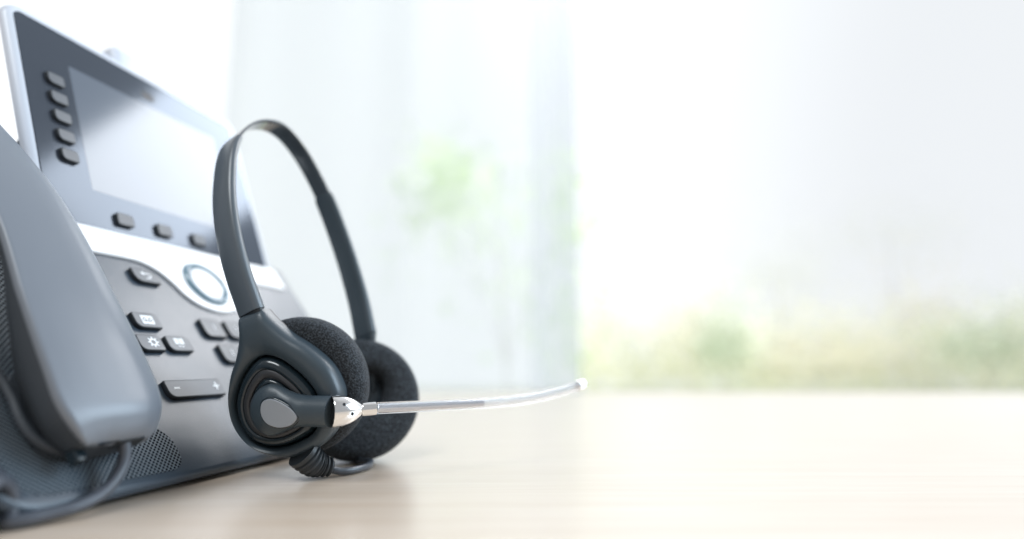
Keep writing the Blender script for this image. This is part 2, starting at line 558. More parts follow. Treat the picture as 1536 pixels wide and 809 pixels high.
KM = [M["key"], M["key_side"]]
KH = 2.0
def kp(name, x0, y0, x1, y1, rr=(3.4, 0.9, 2.6, 0.9)): return key(name, K, rrect(x0, y0, x1, y1, rr, 6), KH, KM)
KZ = KH + 0.05
k = kp("back_key", 55.4, 94.2, 69.4, 102.4, (4, 0.9, 5, 0.9)); arrow_icon(k, 62.6, 98.4, KZ)
k = kp("voicemail_key", 42.6, 67.4, 55.8, 75.6)
mb = MB()
x0, y0, x1, y1 = 46.2, 69.4, 52.4, 73.9
mb.face([mb.vert(K(a, t, KZ)) for a, t in rrect(x0, y0, x1, y1, 0.5, 3)])
mb.build("icon", M["icon"], k)
mb = MB()
for cx in (47.9, 50.7): ringflat(mb, cx, 71.75, 0.55, 1.0, KZ + 0.03)
mb.face([mb.vert(K(a, t, KZ + 0.03)) for a, t in ((47.9, 70.75), (50.7, 70.75), (50.7, 71.2), (47.9, 71.2))])
mb.build("tape_symbol", M["key"], k)
k = kp("settings_key", 38.8, 55.4, 51.2, 63.6)
mb = MB()
gc = (46.2, 59.7)
ringflat(mb, *gc, 1.05, 1.85, KZ)
for i in range(8):
    a = 2 * math.pi * i / 8
    d = V((math.cos(a), math.sin(a))); e = V((-d.y, d.x))
    c = V(gc)
    mb.face([mb.vert(K(*q, KZ)) for q in (c + d * 1.8 - e * 0.4, c + d * 2.7 - e * 0.3, c + d * 2.7 + e * 0.3, c + d * 1.8 + e * 0.4)])
mb.build("icon", M["icon"], k)
k = kp("contacts_key", 53.6, 55.4, 66.8, 63.6)
rects_icon(k, [(57.8, 59.2, 60.1, 62.3), (60.5, 59.2, 62.8, 62.3), (58.8, 57.8, 60.2, 58.25), (60.6, 57.8, 62.0, 58.25)], KZ)
k = kp("hold_key", 80.6, 64.6, 94.2, 75.4)
rects_icon(k, [(88.1, 68.6, 88.6, 72.4), (88.1, 67.2, 88.6, 67.7)], KZ)
k = kp("transfer_key", 97.2, 64.6, 110.8, 75.4)
rects_icon(k, [(103.6, 69.4, 104.1, 72.6)], KZ)
k = kp("conference_key", 83.6, 49.6, 97.2, 60.2)
rects_icon(k, [(90.6, 53.5, 91.1, 57.2)], KZ)
k = kp("dial_key", 100.2, 49.6, 113.8, 60.2)
k = kp("volume_bar", 40.6, 32.0, 71.6, 40.6, (3.6, 0.9, 0.9, 0.9))
rects_icon(k, [(44.2, 36.2, 47.2, 36.95)], KZ, name="minus_symbol")
mb = MB()
for q in ((66.2, 36.4, 69.6, 37.15), (67.5, 35.0, 68.3, 36.4), (67.5, 37.15, 68.3, 38.55)):
    mb.face([mb.vert(K(a, t, KZ)) for a, t in ((q[0], q[1]), (q[2], q[1]), (q[2], q[3]), (q[0], q[3]))])
mb.build("plus_symbol", M["icon"], k)

# speaker grille and cradle rim
mb = MB()
g = [(27.6, 22), (31.6, 17), (33.2, 12), (32.6, 6.6), (29.6, 3.6), (24, 3.0), (0, 3.4), (-18, 3.8), (-24, 6), (-27, 10), (-28, 16), (-28, 60), (-28, 104), (-24, 112), (-10, 113), (2, 112), (8, 104), (16, 60), (22, 32)]
g = [(p.x, p.y) for p in catmull([(x, y, 0) for x, y in g], 5, True)]
slab(mb, K, g, -0.5, 0.35, 0.15, 2, uv=True)
mb.build("speaker_grille", M["grille"], phone)
mb = MB()
pts = [(-27, 62, 1.5), (-24, 52, 2.6), (-20.4, 43.5, 3), (-19.4, 35, 3), (-19.6, 28, 3), (-18.6, 22, 3), (-15.6, 17.4, 3), (-10, 14.5, 3), (-1, 14.1, 3), (8, 14.6, 3), (15, 16.2, 2.6), (19, 21, 2.2), (19, 40, 2)]
path = catmull([K(*p) for p in pts], 6)
tube(mb, path, 1.5, 12)
mb.build("cradle_rim", M["handset_dark"], phone)
mb = MB()
pl = [(-18.5, 22), (-15, 18), (-10, 15), (0, 14.6), (14, 16), (18, 22), (17, 60), (8, 110), (-24, 112), (-26, 62), (-19.5, 40)]
pl = [(p.x, p.y) for p in catmull([(x, y, 0) for x, y in pl], 5, True)]
pl = rrect(-17.5, 15.5, 16, 46, 5, 5)
slab(mb, K, pl, 0.2, 2.2, 0.6, 3)
mb.build("cradle", M["handset_dark"], phone)

mb = MB()
slab(mb, K, rrect(-31, 119, 7, 171, (2, 2, 6, 9), 6), -14, 2.4, 1.6, 4)
mb.build("ear_rest", M["body"], phone)

# ------------------------------------------------------------------ the handset
hs0 = K(-8, 20, 10)
handset = empty("handset", (hs0.x, hs0.y, hs0.z), "grey telephone handset lying in the cradle of the desk phone", "handset")
TT = [5, 10, 20, 40, 60, 85, 110, 135, 150, 165, 185]
NB = [19.5, 21, 22.6, 25, 26.4, 27, 25.8, 21.8, 18.4, 15.5, 13]        # height of the back
NI = [3, 3, 3, 3.5, 9, 14, 13, 9, 4.5, 3, 3]                       # underside
def hs_edges(t):
    al = interp([0, 20, 45, 62, 88, 115, 185], [-21.6, -22.0, -22.2, -21.4, -18.2, -16.5, -17], t); ar = interp([0, 30, 60, 90, 185], [16.6, 15.4, 13.4, 12.8, 12.8], t)
    if t < 27:                                                   # rounded lower corners
        d = 9 * (1 - math.sqrt(max(0, 1 - ((27 - t) / 17.2) ** 2)))
        al += d; ar -= d
    if t > 172:
        d = 14 * (1 - math.sqrt(max(0, 1 - ((t - 172) / 14.0) ** 2))); al += d; ar -= d
    return al, ar
TS = [10.1, 10.25, 10.5, 10.9, 11.4, 12, 12.7, 13.5, 14.4, 15.4, 16.6, 18, 19.5, 21, 22.5, 24, 25.5, 27, 29, 31.5] + list(range(35, 172, 7)) + [174, 178, 181.5, 184, 185.6]
sm = catmull([V((t, nb, ni)) for t, nb, ni in zip(TT, NB, NI)], 12)

def nb(t): return interp([p.x for p in sm], [p.y for p in sm], t)
def ni(t): return interp([p.x for p in sm], [p.z for p in sm], t)
outer, inner = MB(), MB()
ro, ri = [], []
for t in TS:
    al, ar = hs_edges(t)
    N1 = nb(t); N0 = ni(t)
    drop = 0
    if t < 18.8: drop = 7.0 * (1 - math.sqrt(max(0, 1 - ((18.8 - t) / 8.8) ** 2)))
    if t > 180: drop = 5 * (1 - math.sqrt(max(0, 1 - ((t - 180) / 5.7) ** 2)))
    N1 -= drop
    cn = N1 - 5.2 + drop * 0.7                                   # crease height
    w = ar - al
    sec = [(al + 0.7, cn - 1.0), (al + 0.1, cn - 0.2), (al, cn + 0.4)]
    # chamfer, small step, then the gently crowned back and the round right shoulder
    sec += [(al + 0.25, cn + 1.7 - drop * .2), (al + 0.7, cn + 2.15 - drop * .3), (al + 1.5, cn + 2.35 - drop * .35), (al + 3.0, cn + 2.75 - drop * .4), (al + 6, N1 - 1.75 - .2 * drop), (al + w * 0.34, N1 - 0.95 - .1 * drop), (al + w * 0.52, N1 - 0.3 - .06 * drop), (al + w * 0.68, N1 + 0.05)]
    sec += [(ar - 5.6, N1 - 0.35), (ar - 3.0, N1 - 1.8), (ar - 1.3, N1 - 4.2 + drop * .5), (ar - 0.4, cn - 0.6), (ar, cn - 3), (ar - 0.6, cn - 4.2)]
    ro.append([K(a, t, n) for a, n in sec])
    dn = max(cn - 0.6, N0 + 0.5)
    dn = max(cn - 1.2, N0 + 0.5)
    s2 = [(al + 1.1, dn), (al + 1.8, dn * 0.6 + N0 * 0.4), (al + 4.6, N0 + 1.2), (al + 7.0, N0), (ar - 7, N0), (ar - 4, N0 + 1.2), (ar - 1.5, dn * 0.5 + N0 * .5), (ar - 1.0, dn - 2)]
    tt = t + (2.0 if t < 20 else 0) * (20 - t) / 16 * 1.2
    ri.append([K(a, tt, n) for a, n in s2])
outer.loft(ro); inner.loft(ri)
outer.build("outer_shell", M["handset"], handset, 60)
ob = inner.build("inner_shell", M["handset_dark"], handset, 60)
# socket notch and plug at the lower end
mb = MB()
PE = Plane(K(0, 11.2, 0), U, K.n)
slab(mb, PE, rrect(-4, 9.5, 6.5, 14.5, 1.2, 4), -3.2, 1.6, 0.6, 3)
mb.build("socket", M["headset_dark"], handset)
mb = MB()
slab(mb, PE, rrect(-14.5, 5.8, -11, 9.6, 0.5, 3), -1, 3.2, 0.5, 3)
mb.build("clip", M["headset_gloss"], handset)

# ------------------------------------------------------------------ handset cord
def P3(*a): return V(a)
c0 = K(0.5, 4.5, 12)
cord_pts = [K(-2.0, 12, 12.5), (-123.2, 196, 20.9), (-122.4, 196.5, 15.8), (-122.2, 195, 11.7), (-122.4, 191.5, 7.9), (-123.3, 186.5, 4.9),
            (-125.4, 180.5, 3.3), (-128.6, 175.5, 2.7), (-131.6, 171, 2.3), (-134.5, 168.6, 2.2)]
path = catmull([V(p) for p in cord_pts], 8)
# tail winds into a coil leaving the picture to the left
base = path[-1]
ax = V((-0.985, -0.17, 0.0)).normalized(); sd = ax.cross(V((0, 0, 1))); cr_ = 6.2
coil = []
for i in range(1, 16 * 7):
    a = 2 * math.pi * i / 16
    rr = min(1, (i + 2) / 12) * cr_
    c = base + ax * (3.8 * i / 16) + V((0, 0, rr * 1.0))
    coil.append(c + (sd * math.sin(a) - V((0, 0, 1)) * math.cos(a)) * rr)
mb = MB(); tube(mb, path + coil, 1.85, 12)
tag(mb.build("coiled_phone_cord", M["cord"], None, 60, loc=tuple(path[-1])), "grey rubber cord running from the handset along the phone's lower edge", "cord")

# ------------------------------------------------------------------ the headset
mid = V((-76.4, 262.5, 30.3))
e = V((0.4667, 0.8775, -0.1108)).normalized()
p_ = V((-e.y, e.x, 0)).normalized()
up = p_.cross(e) * -1
up = up if up.z > 0 else -up
LAM = R(20)
q = (up * math.cos(LAM) + p_ * math.sin(LAM)).normalized()
nb_ = e.cross(q).normalized()
headset = empty("headset", (mid.x, mid.y, 0), "dark grey headset with foam ear pads and clear tube microphone, by the phone", "headset")
def H(a, b, c=0): return mid + e * a + q * b + nb_ * c
arch = [(-37.6, 27.3), (-44.5, 50), (-47.5, 70), (-47, 90), (-42.5, 111), (-30, 129.5), (-13.5, 137.5), (0.5, 129), (12.5, 108.5), (21, 82), (26.5, 54), (28, 31)]
ap = catmull([H(*a) for a in arch], 14)
def strap(mb, path, wid, thk, edge=0.45, n=20, cup=0.0, cap=True):
    """flat strap; wid, thk are functions of 0..1"""
    rings = []
    L = len(path) - 1
    for k, (p, t, s, w) in enumerate(frames(path, nb_)):
        x = k / L
        W_, T_ = wid(x), thk(x)
        ring = []
        for i in range(n):
            a = 2 * math.pi * i / n
            ca, sa = math.cos(a), math.sin(a)
            X = math.copysign(abs(ca) ** edge, ca) * W_ / 2
            Yv = math.copysign(abs(sa) ** 0.75, sa) * T_ / 2
            ring.append(p + nb_ * X + s * Yv)
        rings.append(ring)
    mb.loft(rings, cap, cap)
NA = len(ap)
i0 = 14 * 4 + 3      # where the near slider ends
i1 = 14 * 8          # where the far slider begins
mb = MB(); strap(mb, ap[i0 - 14:i1 + 10], lambda x: 9.4, lambda x: 1.7); mb.build("headband", M["band"], headset)
mb = MB()
sl0 = ap[2].lerp(ap[3], 0.55)
strap(mb, [sl0] + ap[3:i0 + 1], lambda x: interp([0, 0.25, 0.6, 0.9, 1], [11.6, 11.8, 11.8, 11.2, 10.2], x), lambda x: interp([0, .3, .8, .96, 1], [5.4, 4.8, 4.2, 3.8, 3.0], x))
near_slider = mb.build("slider_arm", M["slider"], headset)
mb = MB(); strap(mb, [ap[1], ap[2], sl0 + (ap[3] - ap[2]) * 0.1], lambda x: 10.9, lambda x: 4.6); mb.build("seam", M["headset_dark"], near_slider)
mb = MB()
strap(mb, ap[i1:NA - 1], lambda x: interp([0, 0.03, 0.5, 1], [9.8, 11.2, 11.6, 11.8], x), lambda x: interp([0, .04, .5, 1], [3.0, 4.0, 4.4, 5.4], x))
mb.build("slider_arm", M["headset"], headset)

# near ear: frame from its outward normal
o_ = V((-0.12257, -0.98056, -0.15321)).normalized()
NC = V((-86.874, 236.0, 32.320))
X_ = V((0, 0, 1)).cross(o_).normalized()
E1 = Plane(NC, X_, o_.cross(X_))
yo = [(-19.7, 29.9), (-19.1, 23.0), (-20.3, 14.4), (-22.8, 6.6), (-23.4, -3.0), (-21.4, -11.7), (-15.3, -19.3), (-7.2, -23.4), (1.9, -24.3), (11.9, -20.7), (19.0, -13.1), (21.7, -1.7), (20.4, 4.8), (16.5, 11.4), (8.7, 18.1), (0.7, 22.9), (-6.2, 28.6), (-10.4, 33.2)]
yi = [(-21.2, -3.9), (-19.4, 3.8), (-16.0, 10.0), (-12.0, 14.1), (-7.8, 15.3), (-2.2, 13.9), (4.0, 9.8), (9.4, 4.8), (12.8, -0.5), (13.9, -7.6), (11.1, -14.1), (5.1, -18.0), (-1.1, -20.2), (-7.2, -20.6), (-14.3, -18.3), (-19.2, -12.6)]
yoc = [(v.x, v.y) for v in catmull([(x, y, 0) for x, y in yo], 5, False)]
yic = ccw([(v.x, v.y) for v in catmull([(x, y, 0) for x, y in yi], 6, True)])
yoc = ccw(yoc)

def ang_of(pt, c): return math.atan2(pt[1] - c[1], pt[0] - c[0])
def resample_polar(poly, c, n, a0=0.0):
    """ray-cast the outline from c at n even angles"""
    out = []
    N = len(poly)
    for k in range(n):
        a = a0 + 2 * math.pi * k / n
        d = (math.cos(a), math.sin(a)); best = None
        for i in range(N):
            x1, y1 = poly[i][0] - c[0], poly[i][1] - c[1]; x2, y2 = poly[(i + 1) % N][0] - c[0], poly[(i + 1) % N][1] - c[1]
            den = d[0] * (y2 - y1) - d[1] * (x2 - x1)
            if abs(den) < 1e-9: continue
            t = (x1 * (y2 - y1) - y1 * (x2 - x1)) / den
            s_ = (x1 * d[1] - y1 * d[0]) / den
            if t > 0 and -1e-6 <= s_ <= 1 + 1e-6: best = t if best is None else max(best, t)
        out.append((c[0] + d[0] * best, c[1] + d[1] * best))
    return out
CC = (-4.5, -3.2)
NP = 160
yo_r = resample_polar(yoc, CC, NP)
yi_r = resample_polar(yic, CC, NP)
def lerp2(a, b, t): return (a[0] + (b[0] - a[0]) * t, a[1] + (b[1] - a[1]) * t)
def sc2(a, s, c=CC): return (c[0] + (a[0] - c[0]) * s, c[1] + (a[1] - c[1]) * s)
# yoke: a rounded ring whose top runs up into the stem; the surface crowns between outline and opening
mb = MB()
def stem_lift(y): return 0.0
rings = []
for (t, n) in ((0.0, -6.0), (0.0, -3.0), (0.015, -1.2), (0.06, 0.3), (0.14, 1.4), (0.28, 2.3), (0.5, 2.7), (0.72, 2.3), (0.88, 1.6), (0.97, 0.9), (1.0, 0.2), (1.0, -3.5)):
    ring = []
    for k in range(NP):
        pt = lerp2(yo_r[k], yi_r[k], t)
        ring.append(E1(pt[0], pt[1], n - max(0, pt[1] - 18) * 0.02))
    rings.append(ring)
rings.append([E1(*yi_r[k], -6.0) for k in range(NP)])
ids = mb.loft(rings + [rings[0]], False, False)
yoke = mb.build("yoke", M["headset"], headset, 50)
# seam between arm and yoke
# dial rings inside the opening
mb = MB()
prof = [(1.0, -3.6), (0.975, -3.2), (0.955, -1.0), (0.93, 0.9), (0.88, 2.1), (0.82, 2.6), (0.755, 2.5), (0.735, 2.2), (0.725, 1.5)]
DC = (-4.0, -4.6)
def dr(s, n, c=DC): return [E1(c[0] + (pt[0] - c[0]) * s, c[1] + (pt[1] - c[1]) * s, n) for pt in yi_r]
mb.loft([dr(s, n) for s, n in prof], True, True)
cup = mb.build("ear_cup", M["headset_gloss"], headset, 50)
mb = MB()
prof = [(0.74, 0.4), (0.735, 2.0), (0.70, 2.5), (0.63, 2.55), (0.58, 2.2), (0.565, 1.4)]
mb.loft([dr(s, n) for s, n in prof], True, True)
mb.build("step_ring", M["headset_brown"], cup, 50)
mb = MB()
prof = [(0.56, 0.9), (0.555, 2.2), (0.53, 2.9), (0.49, 3.1), (0.44, 2.7), (0.42, 1.6)]
mb.loft([dr(s, n, (-3.6, -5.0)) for s, n in prof], True, True)
mb.build("pivot_ring", M["headset_gloss"], cup, 50)
mb = MB()
mb.loft([[E1(*sc2(pt, 0.99), n) for pt in yo_r] for n in (-7.6, -5.0)])
mb.build("ear_plate", M["headset_dark"], headset, 40)

# microphone boom: turret on the pivot, squashed towards the cup, running into a round arm
tip0 = V((-66.8, 228.0, 26.5))
d1 = (tip0 - E1(-3.5, -4.4, 6.0)).normalized()
mb = MB()
ts = [-9.2, -8.9, -8.2, -7, -5.4, -3.4, -1, 1.5, 4, 6.5, 9, 12, 15, 18]
rs = [0.2, 2.4, 4.4, 6.3, 8.0, 9.2, 9.9, 9.6, 8.7, 7.5, 6.6, 5.9, 5.7, 5.7]
start = E1(-3.4, -4.5, 4.2)
end = tip0
L_ = (end - start).length
rings = []
for k in range(34):
    x = -9.2 + (L_ + 9.2) * k / 33
    f = max(0, x) / L_
    c = start.lerp(end, f) if x > 0 else start + (end - start).normalized() * x
    c = c + V((0, 0, -0.5 * (1 - f)))
    r = interp(ts, rs, x)
    sq = 0.52 + 0.48 * min(1, max(0, (x - 2) / 10)) ** 1.2
    ax_ = (end - start).normalized()
    yv = (E1.y - ax_ * E1.y.dot(ax_)).normalized(); nv = yv.cross(ax_).normalized()
    if nv.dot(E1.n) < 0: nv = -nv
    ring = []
    for i in range(32):
        a = 2 * math.pi * i / 32
        ring.append(c + yv * math.cos(a) * r + nv * math.sin(a) * r * sq)
    rings.append(ring)
mb.loft(rings)
boom = mb.build("microphone_boom", M["headset"], headset, 60)
# grey oval pad set in the turret
pad = [(-5.3, -3.4), (-4.3, -0.7), (-1.1, 0.4), (2.9, -0.6), (7.0, -2.7), (9.5, -5.2), (9.5, -6.9), (6.9, -9.1), (1.9, -10.0), (-2.6, -8.8), (-4.8, -6.2)]
padc = ccw([(v.x, v.y) for v in catmull([(x, y, 0) for x, y in pad], 6, True)])
PN = 0.0
EP = Plane(E1(0, 0, 10.15), E1.x + E1.n * 0.115, E1.y)
mb = MB()
slab(mb, EP, [(1.5 + (x - 1.5) * 1.1, -4.9 + (y + 4.9) * 1.12) for x, y in padc], -5, PN, 0.7, 4)
mb.build("pad_rim", M["headset_gloss"], boom, 40)
mb = MB()
slab(mb, EP, padc, -4, PN + 0.3, 0.25, 3)
mb.build("oval_pad", M["pad"], boom, 40)

# chromed cap, collar, rod and clear tube
tubep = [(-66.8, 228.0, 26.5), (-56.9, 234.0, 26.8), (-52.1, 236.5, 27.1), (-34.5, 248.0, 27.2), (-12.5, 262.0, 27.5), (1.2, 270.5, 28.15), (12.9, 278.2, 29.5), (23.6, 284.8, 31.6), (31.0, 289.5, 33.6)]
ax1 = (V(tubep[1]) - V(tubep[0])).normalized()
capL = (V(tubep[1]) - V(tubep[0])).length
mb = MB()
lathe(mb, V(tubep[0]) - ax1 * 0.4, ax1, [(0, 5.0), (0.0, 5.75), (0.5, 5.95), (1.5, 5.95), (4.0, 5.75), (6.5, 5.1), (8.6, 4.1), (10.2, 3.0), (11.2, 2.2), (11.6, 2.0), (capL, 2.0)], 44)
cap = mb.build("metal_cap", M["chrome"], boom, 30)
for (dx, an) in ((3.0, 118), (6.2, 80), (2.6, 18)):
    mb = MB()
    s = ax1.cross(V((0, 0, 1))).normalized()            # towards camera side
    if s.y > 0: s = -s
    d = s * math.sin(R(an)) + V((0, 0, 1)) * -math.cos(R(an))
    rr = interp([0, 4, 6.5, 8.6], [5.95, 5.75, 5.1, 4.1], dx)
    lathe(mb, V(tubep[0]) + ax1 * dx + d * (rr - 0.5), d, [(0, 0.62), (0.52, 0.62), (0.56, 0.5), (0.5, 0.3)], 14)
    mb.build("cap_hole", M["headset_dark"], cap)
ax2 = (V(tubep[2]) - V(tubep[1])).normalized()
mb = MB()
lathe(mb, V(tubep[1]) - ax2 * 0.5, ax2, [(0, 1.9), (0.05, 2.35), (0.4, 2.55), (5.0, 2.5), (5.5, 2.45), (5.6, 2.0)], 32)
mb.build("collar", M["chrome"], boom, 30)
tp = catmull(tubep[2:], 10)
n_rod = 10 * 2 + 1
mb = MB(); tube(mb, tp[:n_rod], 1.4, 20); mb.build("metal_rod", M["rod"], boom, 50)
# hollow clear tube: outer wall and bore
mb = MB()
fr = pframes(tp)
def ringat(i, r, n=24):
    p, t, s, w = fr[i]
    return [p + (s * math.cos(2 * math.pi * k / n) + w * math.sin(2 * math.pi * k / n)) * r for k in range(n)]
ro_ = [ringat(i, 2.25) for i in range(len(tp))]
ri_ = [ringat(i, 1.5) for i in range(len(tp))]
mb.loft(ro_ + ri_[::-1] + [ro_[0]], False, False)
mb.build("clear_tube", M["clear"], boom, 50)
tipax = (tp[-1] - tp[-2]).normalized()
mb = MB()
lathe(mb, tp[-1] - tipax * 1.2, tipax, [(0, 1.2), (1.0, 1.3), (1.0, 2.2), (1.2, 2.4), (4.6, 2.4), (4.9, 2.25), (4.9, 1.2), (3.0, 1.0)], 28)
mb.build("tube_tip", M["chrome"], boom, 30)

# foam cushions
def cushion(center, normal, Rr, thick, name, off=(0, 0, 0)):
    normal = V(normal).normalized()
    mb = MB()
    prof = [(0.5, 0.4), (0.5, 8.0)]
    hole = 9.5
    prof = [(thick * 0.22, 0.01), (thick * 0.2, 4.0), (thick * 0.24, hole - 1.0), (thick * 0.55, hole - 0.3), (thick * 0.88, hole + 0.7), (thick * 0.99, hole + 3.2), (thick * 1.02, hole + 7.5), (thick * 0.99, Rr - 7.0)]
    for k in range(13):
        a = math.pi / 2 - math.pi * k / 12
        prof.append((thick * 0.5 + thick * 0.49 * math.copysign(abs(math.sin(a)) ** 0.85, math.sin(a)), Rr - 6.2 + 6.2 * abs(math.cos(a)) ** 0.8))
    prof.append((0.0, 6.0)); prof.append((0.0, 0.01))
    lathe(mb, V(center), normal, prof, 72)
    for v in mb.v:                                               # the opening sits a little off centre
        d = v - V(center); h = d.dot(normal); r = (d - normal * h).length
        if h > thick * 0.15: v += V(off) * max(0.0, min(1.0, (Rr - 5 - r) / (Rr - 5 - hole - 3)))
    return mb.build(name, M["foam"], headset, 60)
cushion(E1(-1.0, 0.9, -7.4), -o_, 27.9, 15.0, "ear_cushion")
nf = V((0.36, -0.89, 0.26)).normalized()
FC = V((-71.8, 287.0, 27.9)) - nf * 7.5
OFF = V((3.2, 0, 3.6)); OFF -= nf * OFF.dot(nf)
cushion(FC, nf, 28.4, 15.0, "ear_cushion", OFF)
# speaker plate at the bottom of the far cushion's opening
mb = MB(); lathe(mb, FC + OFF + nf * 3.0, nf, [(0, 8.2), (0.7, 8.2), (1.0, 7.6), (1.0, 5.4), (0.5, 5.0), (0.5, 3.6), (1.2, 3.2), (1.2, 0.5)], 32); mb.build("speaker_plate", M["headset"], headset, 40)
# far ear shell and yoke
mb = MB(); lathe(mb, FC + nf * 0.4, -nf, [(0, 25.0), (2.0, 25.0), (4.5, 23.5), (7.0, 20.0), (8.5, 14), (9.5, 6), (9.6, 0.5)], 56); mb.build("ear_cup", M["headset_gloss"], headset, 40)
mb = MB()
ye = FC - nf * 6.5
top = ap[NA - 2]
tk = [top + (top - ye).normalized() * 0.5, top.lerp(ye, 0.35), top.lerp(ye, 0.6), top.lerp(ye, 0.9)]
strap(mb, catmull(tk, 8), lambda x: interp([0, 0.5, 1], [11.8, 17, 26], x), lambda x: interp([0, 1], [5.2, 4.6], x))
mb.build("yoke", M["headset"], headset, 50)

# ribbed strain relief and cable
bpath = catmull([(-80.2, 237.5, 10.6), (-77.4, 240.2, 6.9), (-75.0, 243.2, 5.0), (-71.2, 246.2, 3.6)], 24)
mb = MB()
LB = len(bpath) - 1
def brad(x):
    base = interp([0, 0.15, 0.5, 1], [6.2, 6.1, 5.3, 3.5], x)
    return base - (0.85 * (0.5 + 0.5 * math.cos(2 * math.pi * x * 8.0)) ** 1.4 if x > 0.1 else 0)
tube(mb, bpath, brad, 32)
mb.build("strain_relief", M["rubber"], headset, 60)
cb = [(-73.0, 244.6, 3.8), (-68.6, 247.4, 2.0), (-64.6, 251.6, 1.6), (-61.4, 258.5, 1.6), (-60.4, 264.6, 1.7), (-61.2, 268.6, 2.2), (-64.0, 271.5, 2.0), (-67.5, 275.5, 1.6), (-70.5, 282, 1.5), (-72, 290, 1.5), (-73, 300, 1.5)]
mb = MB(); tube(mb, catmull(cb, 10), 1.45, 16); mb.build("cable", M["cable"], headset, 60)

# ------------------------------------------------------------------ table
mb = MB()
o = rrect(-1500, -260, 1900, 973, 12, 4)
PT = Plane((0, 0, 0), (1, 0, 0), (0, 1, 0))
slab(mb, PT, o, -28, 0, 2.0, 4)
tag(mb.build("table", M["wood"], None, 40), "pale wood laminate table top under the phone and the headset", "table", kind="structure")

# ------------------------------------------------------------------ background: ground, shrubs, sheer curtain, window
mb = MB()
mb.face([mb.vert(p) for p in ((-30000, 2600, -1150), (30000, 2600, -1150), (30000, 31000, -1150), (-30000, 31000, -1150))])
tag(mb.build("ground", M["lawn"], None), kind="structure")

def leaves(mb, c, sig, n, size):
    c = np.array(c, float)
    pts = rng.normal(0, 1, (n, 3)) * np.array(sig) + c
    for p in pts:
        a = rng.normal(0, 1, 3); a /= np.linalg.norm(a)
        b = np.cross(a, rng.normal(0, 1, 3)); b /= np.linalg.norm(b)
        s = size * rng.uniform(0.6, 1.3)
        q = [p + a * s, p + b * s * 0.5, p - a * s, p - b * s * 0.5]
        mb.face([mb.vert(x) for x in q])

def plant(name, label, cat, base, clumps, mat, size, trunk_r, group=None):
    t = empty(name, base, label, cat, group)
    mb = MB()
    top = np.mean([c[0] for c in clumps], axis=0)
    tube(mb, catmull([base, (base[0] + (top[0] - base[0]) * .4, base[1], (base[2] + top[2]) / 2), tuple(top)], 5), lambda x: trunk_r * (1 - 0.6 * x), 8)
    for c in clumps:
        s = V(base).lerp(V(tuple(top)), 0.55)
        tube(mb, catmull([s, s.lerp(V(c[0]), 0.6) + V((0, 0, 60)), V(c[0])], 4), lambda x: trunk_r * 0.25 * (1 - 0.6 * x), 5)
    mb.build("trunk", M["bark"], t)
    mb = MB()
    for c, sig, n in clumps: leaves(mb, c, sig, n, size)
    mb.build("crown", M[mat], t, 5)
    return t

def px(x, y, Y):
    """direction helper: where a picture point lies at depth Y (mm)"""
    th = R(8.935); dx, dz = (x - 768) / 900.0, -(y - 404.5) / 900.0
    yy, zz = math.cos(th) - dz * math.sin(th), math.sin(th) + dz * math.cos(th)
    k = Y / yy
    return (dx * k, Y, HEIGHT + zz * k)
# slim tree just outside, seen through the sheer curtain
Yt = 4600
cl = []
for (x, y, sx, sy, n) in ((672, 262, 32, 30, 330), (645, 310, 36, 24, 120), (735, 285, 48, 34, 130), (850, 320, 18, 52, 160), (700, 365, 66, 40, 110), (790, 430, 56, 60, 90), (845, 500, 30, 44, 110)):
    c = px(x, y, Yt); s = Yt / 900
    cl.append((c, (sx * s, 160, sy * s), n))
b0 = px(770, 600, Yt)
plant("slim_tree", "slim light green tree blurred behind the sheer curtain", "tree", (b0[0], Yt, -1150), cl, "leaf_light", 42, 12)
# long bright hedge closing the lawn
cl = []
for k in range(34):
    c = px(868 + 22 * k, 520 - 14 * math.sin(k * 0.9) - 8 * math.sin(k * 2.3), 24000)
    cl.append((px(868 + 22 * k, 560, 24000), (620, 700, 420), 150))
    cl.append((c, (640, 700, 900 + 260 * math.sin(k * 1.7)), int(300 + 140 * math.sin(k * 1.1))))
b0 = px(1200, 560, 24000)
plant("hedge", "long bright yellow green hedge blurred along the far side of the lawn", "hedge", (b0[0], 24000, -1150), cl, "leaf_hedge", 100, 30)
# shrubs across the lawn
for (x, y, sx, sy, n, Y, mat, lab) in (
        (1085, 510, 20, 28, 420, 15000, "leaf_dark", "small dark green shrub blurred on the lawn, nearest the microphone tip"),
        (1035, 470, 30, 40, 300, 17000, "leaf_mid", "tall pale green shrub blurred just behind the small dark shrub"),
        (1240, 520, 60, 26, 420, 18000, "leaf_mid", "wide low pale green shrub blurred in the middle of the lawn"),
        (1385, 470, 34, 45, 280, 19000, "leaf_mid", "tall pale green shrub blurred between the wide low shrub and the large dark shrub"),
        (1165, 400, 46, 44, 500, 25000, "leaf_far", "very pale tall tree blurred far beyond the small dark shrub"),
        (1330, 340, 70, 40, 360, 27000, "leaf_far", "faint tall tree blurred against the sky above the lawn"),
        (1475, 510, 40, 30, 420, 15000, "leaf_dark", "large dark green shrub blurred at the right edge of the lawn")):
    s = Y / 900
    c = px(x, y, Y)
    cl = [(c, (sx * s * 1.15, 600, sy * s * 1.15), n // 2), ((c[0] - sx * s * .7, Y, c[2] - sy * s * .4), (sx * s * .7, 500, sy * s * .6), n // 4), ((c[0] + sx * s * .7, Y, c[2] - sy * s * .3), (sx * s * .7, 500, sy * s * .6), n // 4)]
    far = mat == "leaf_far"
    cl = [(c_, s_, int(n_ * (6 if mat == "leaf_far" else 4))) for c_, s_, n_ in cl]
    plant("pale_tree" if far else "shrub", lab, "tree" if far else "shrub", (c[0], Y, -1150), cl, mat, 60 if far else 62, 25 if far else 15, None if far else "shrubs on the lawn")

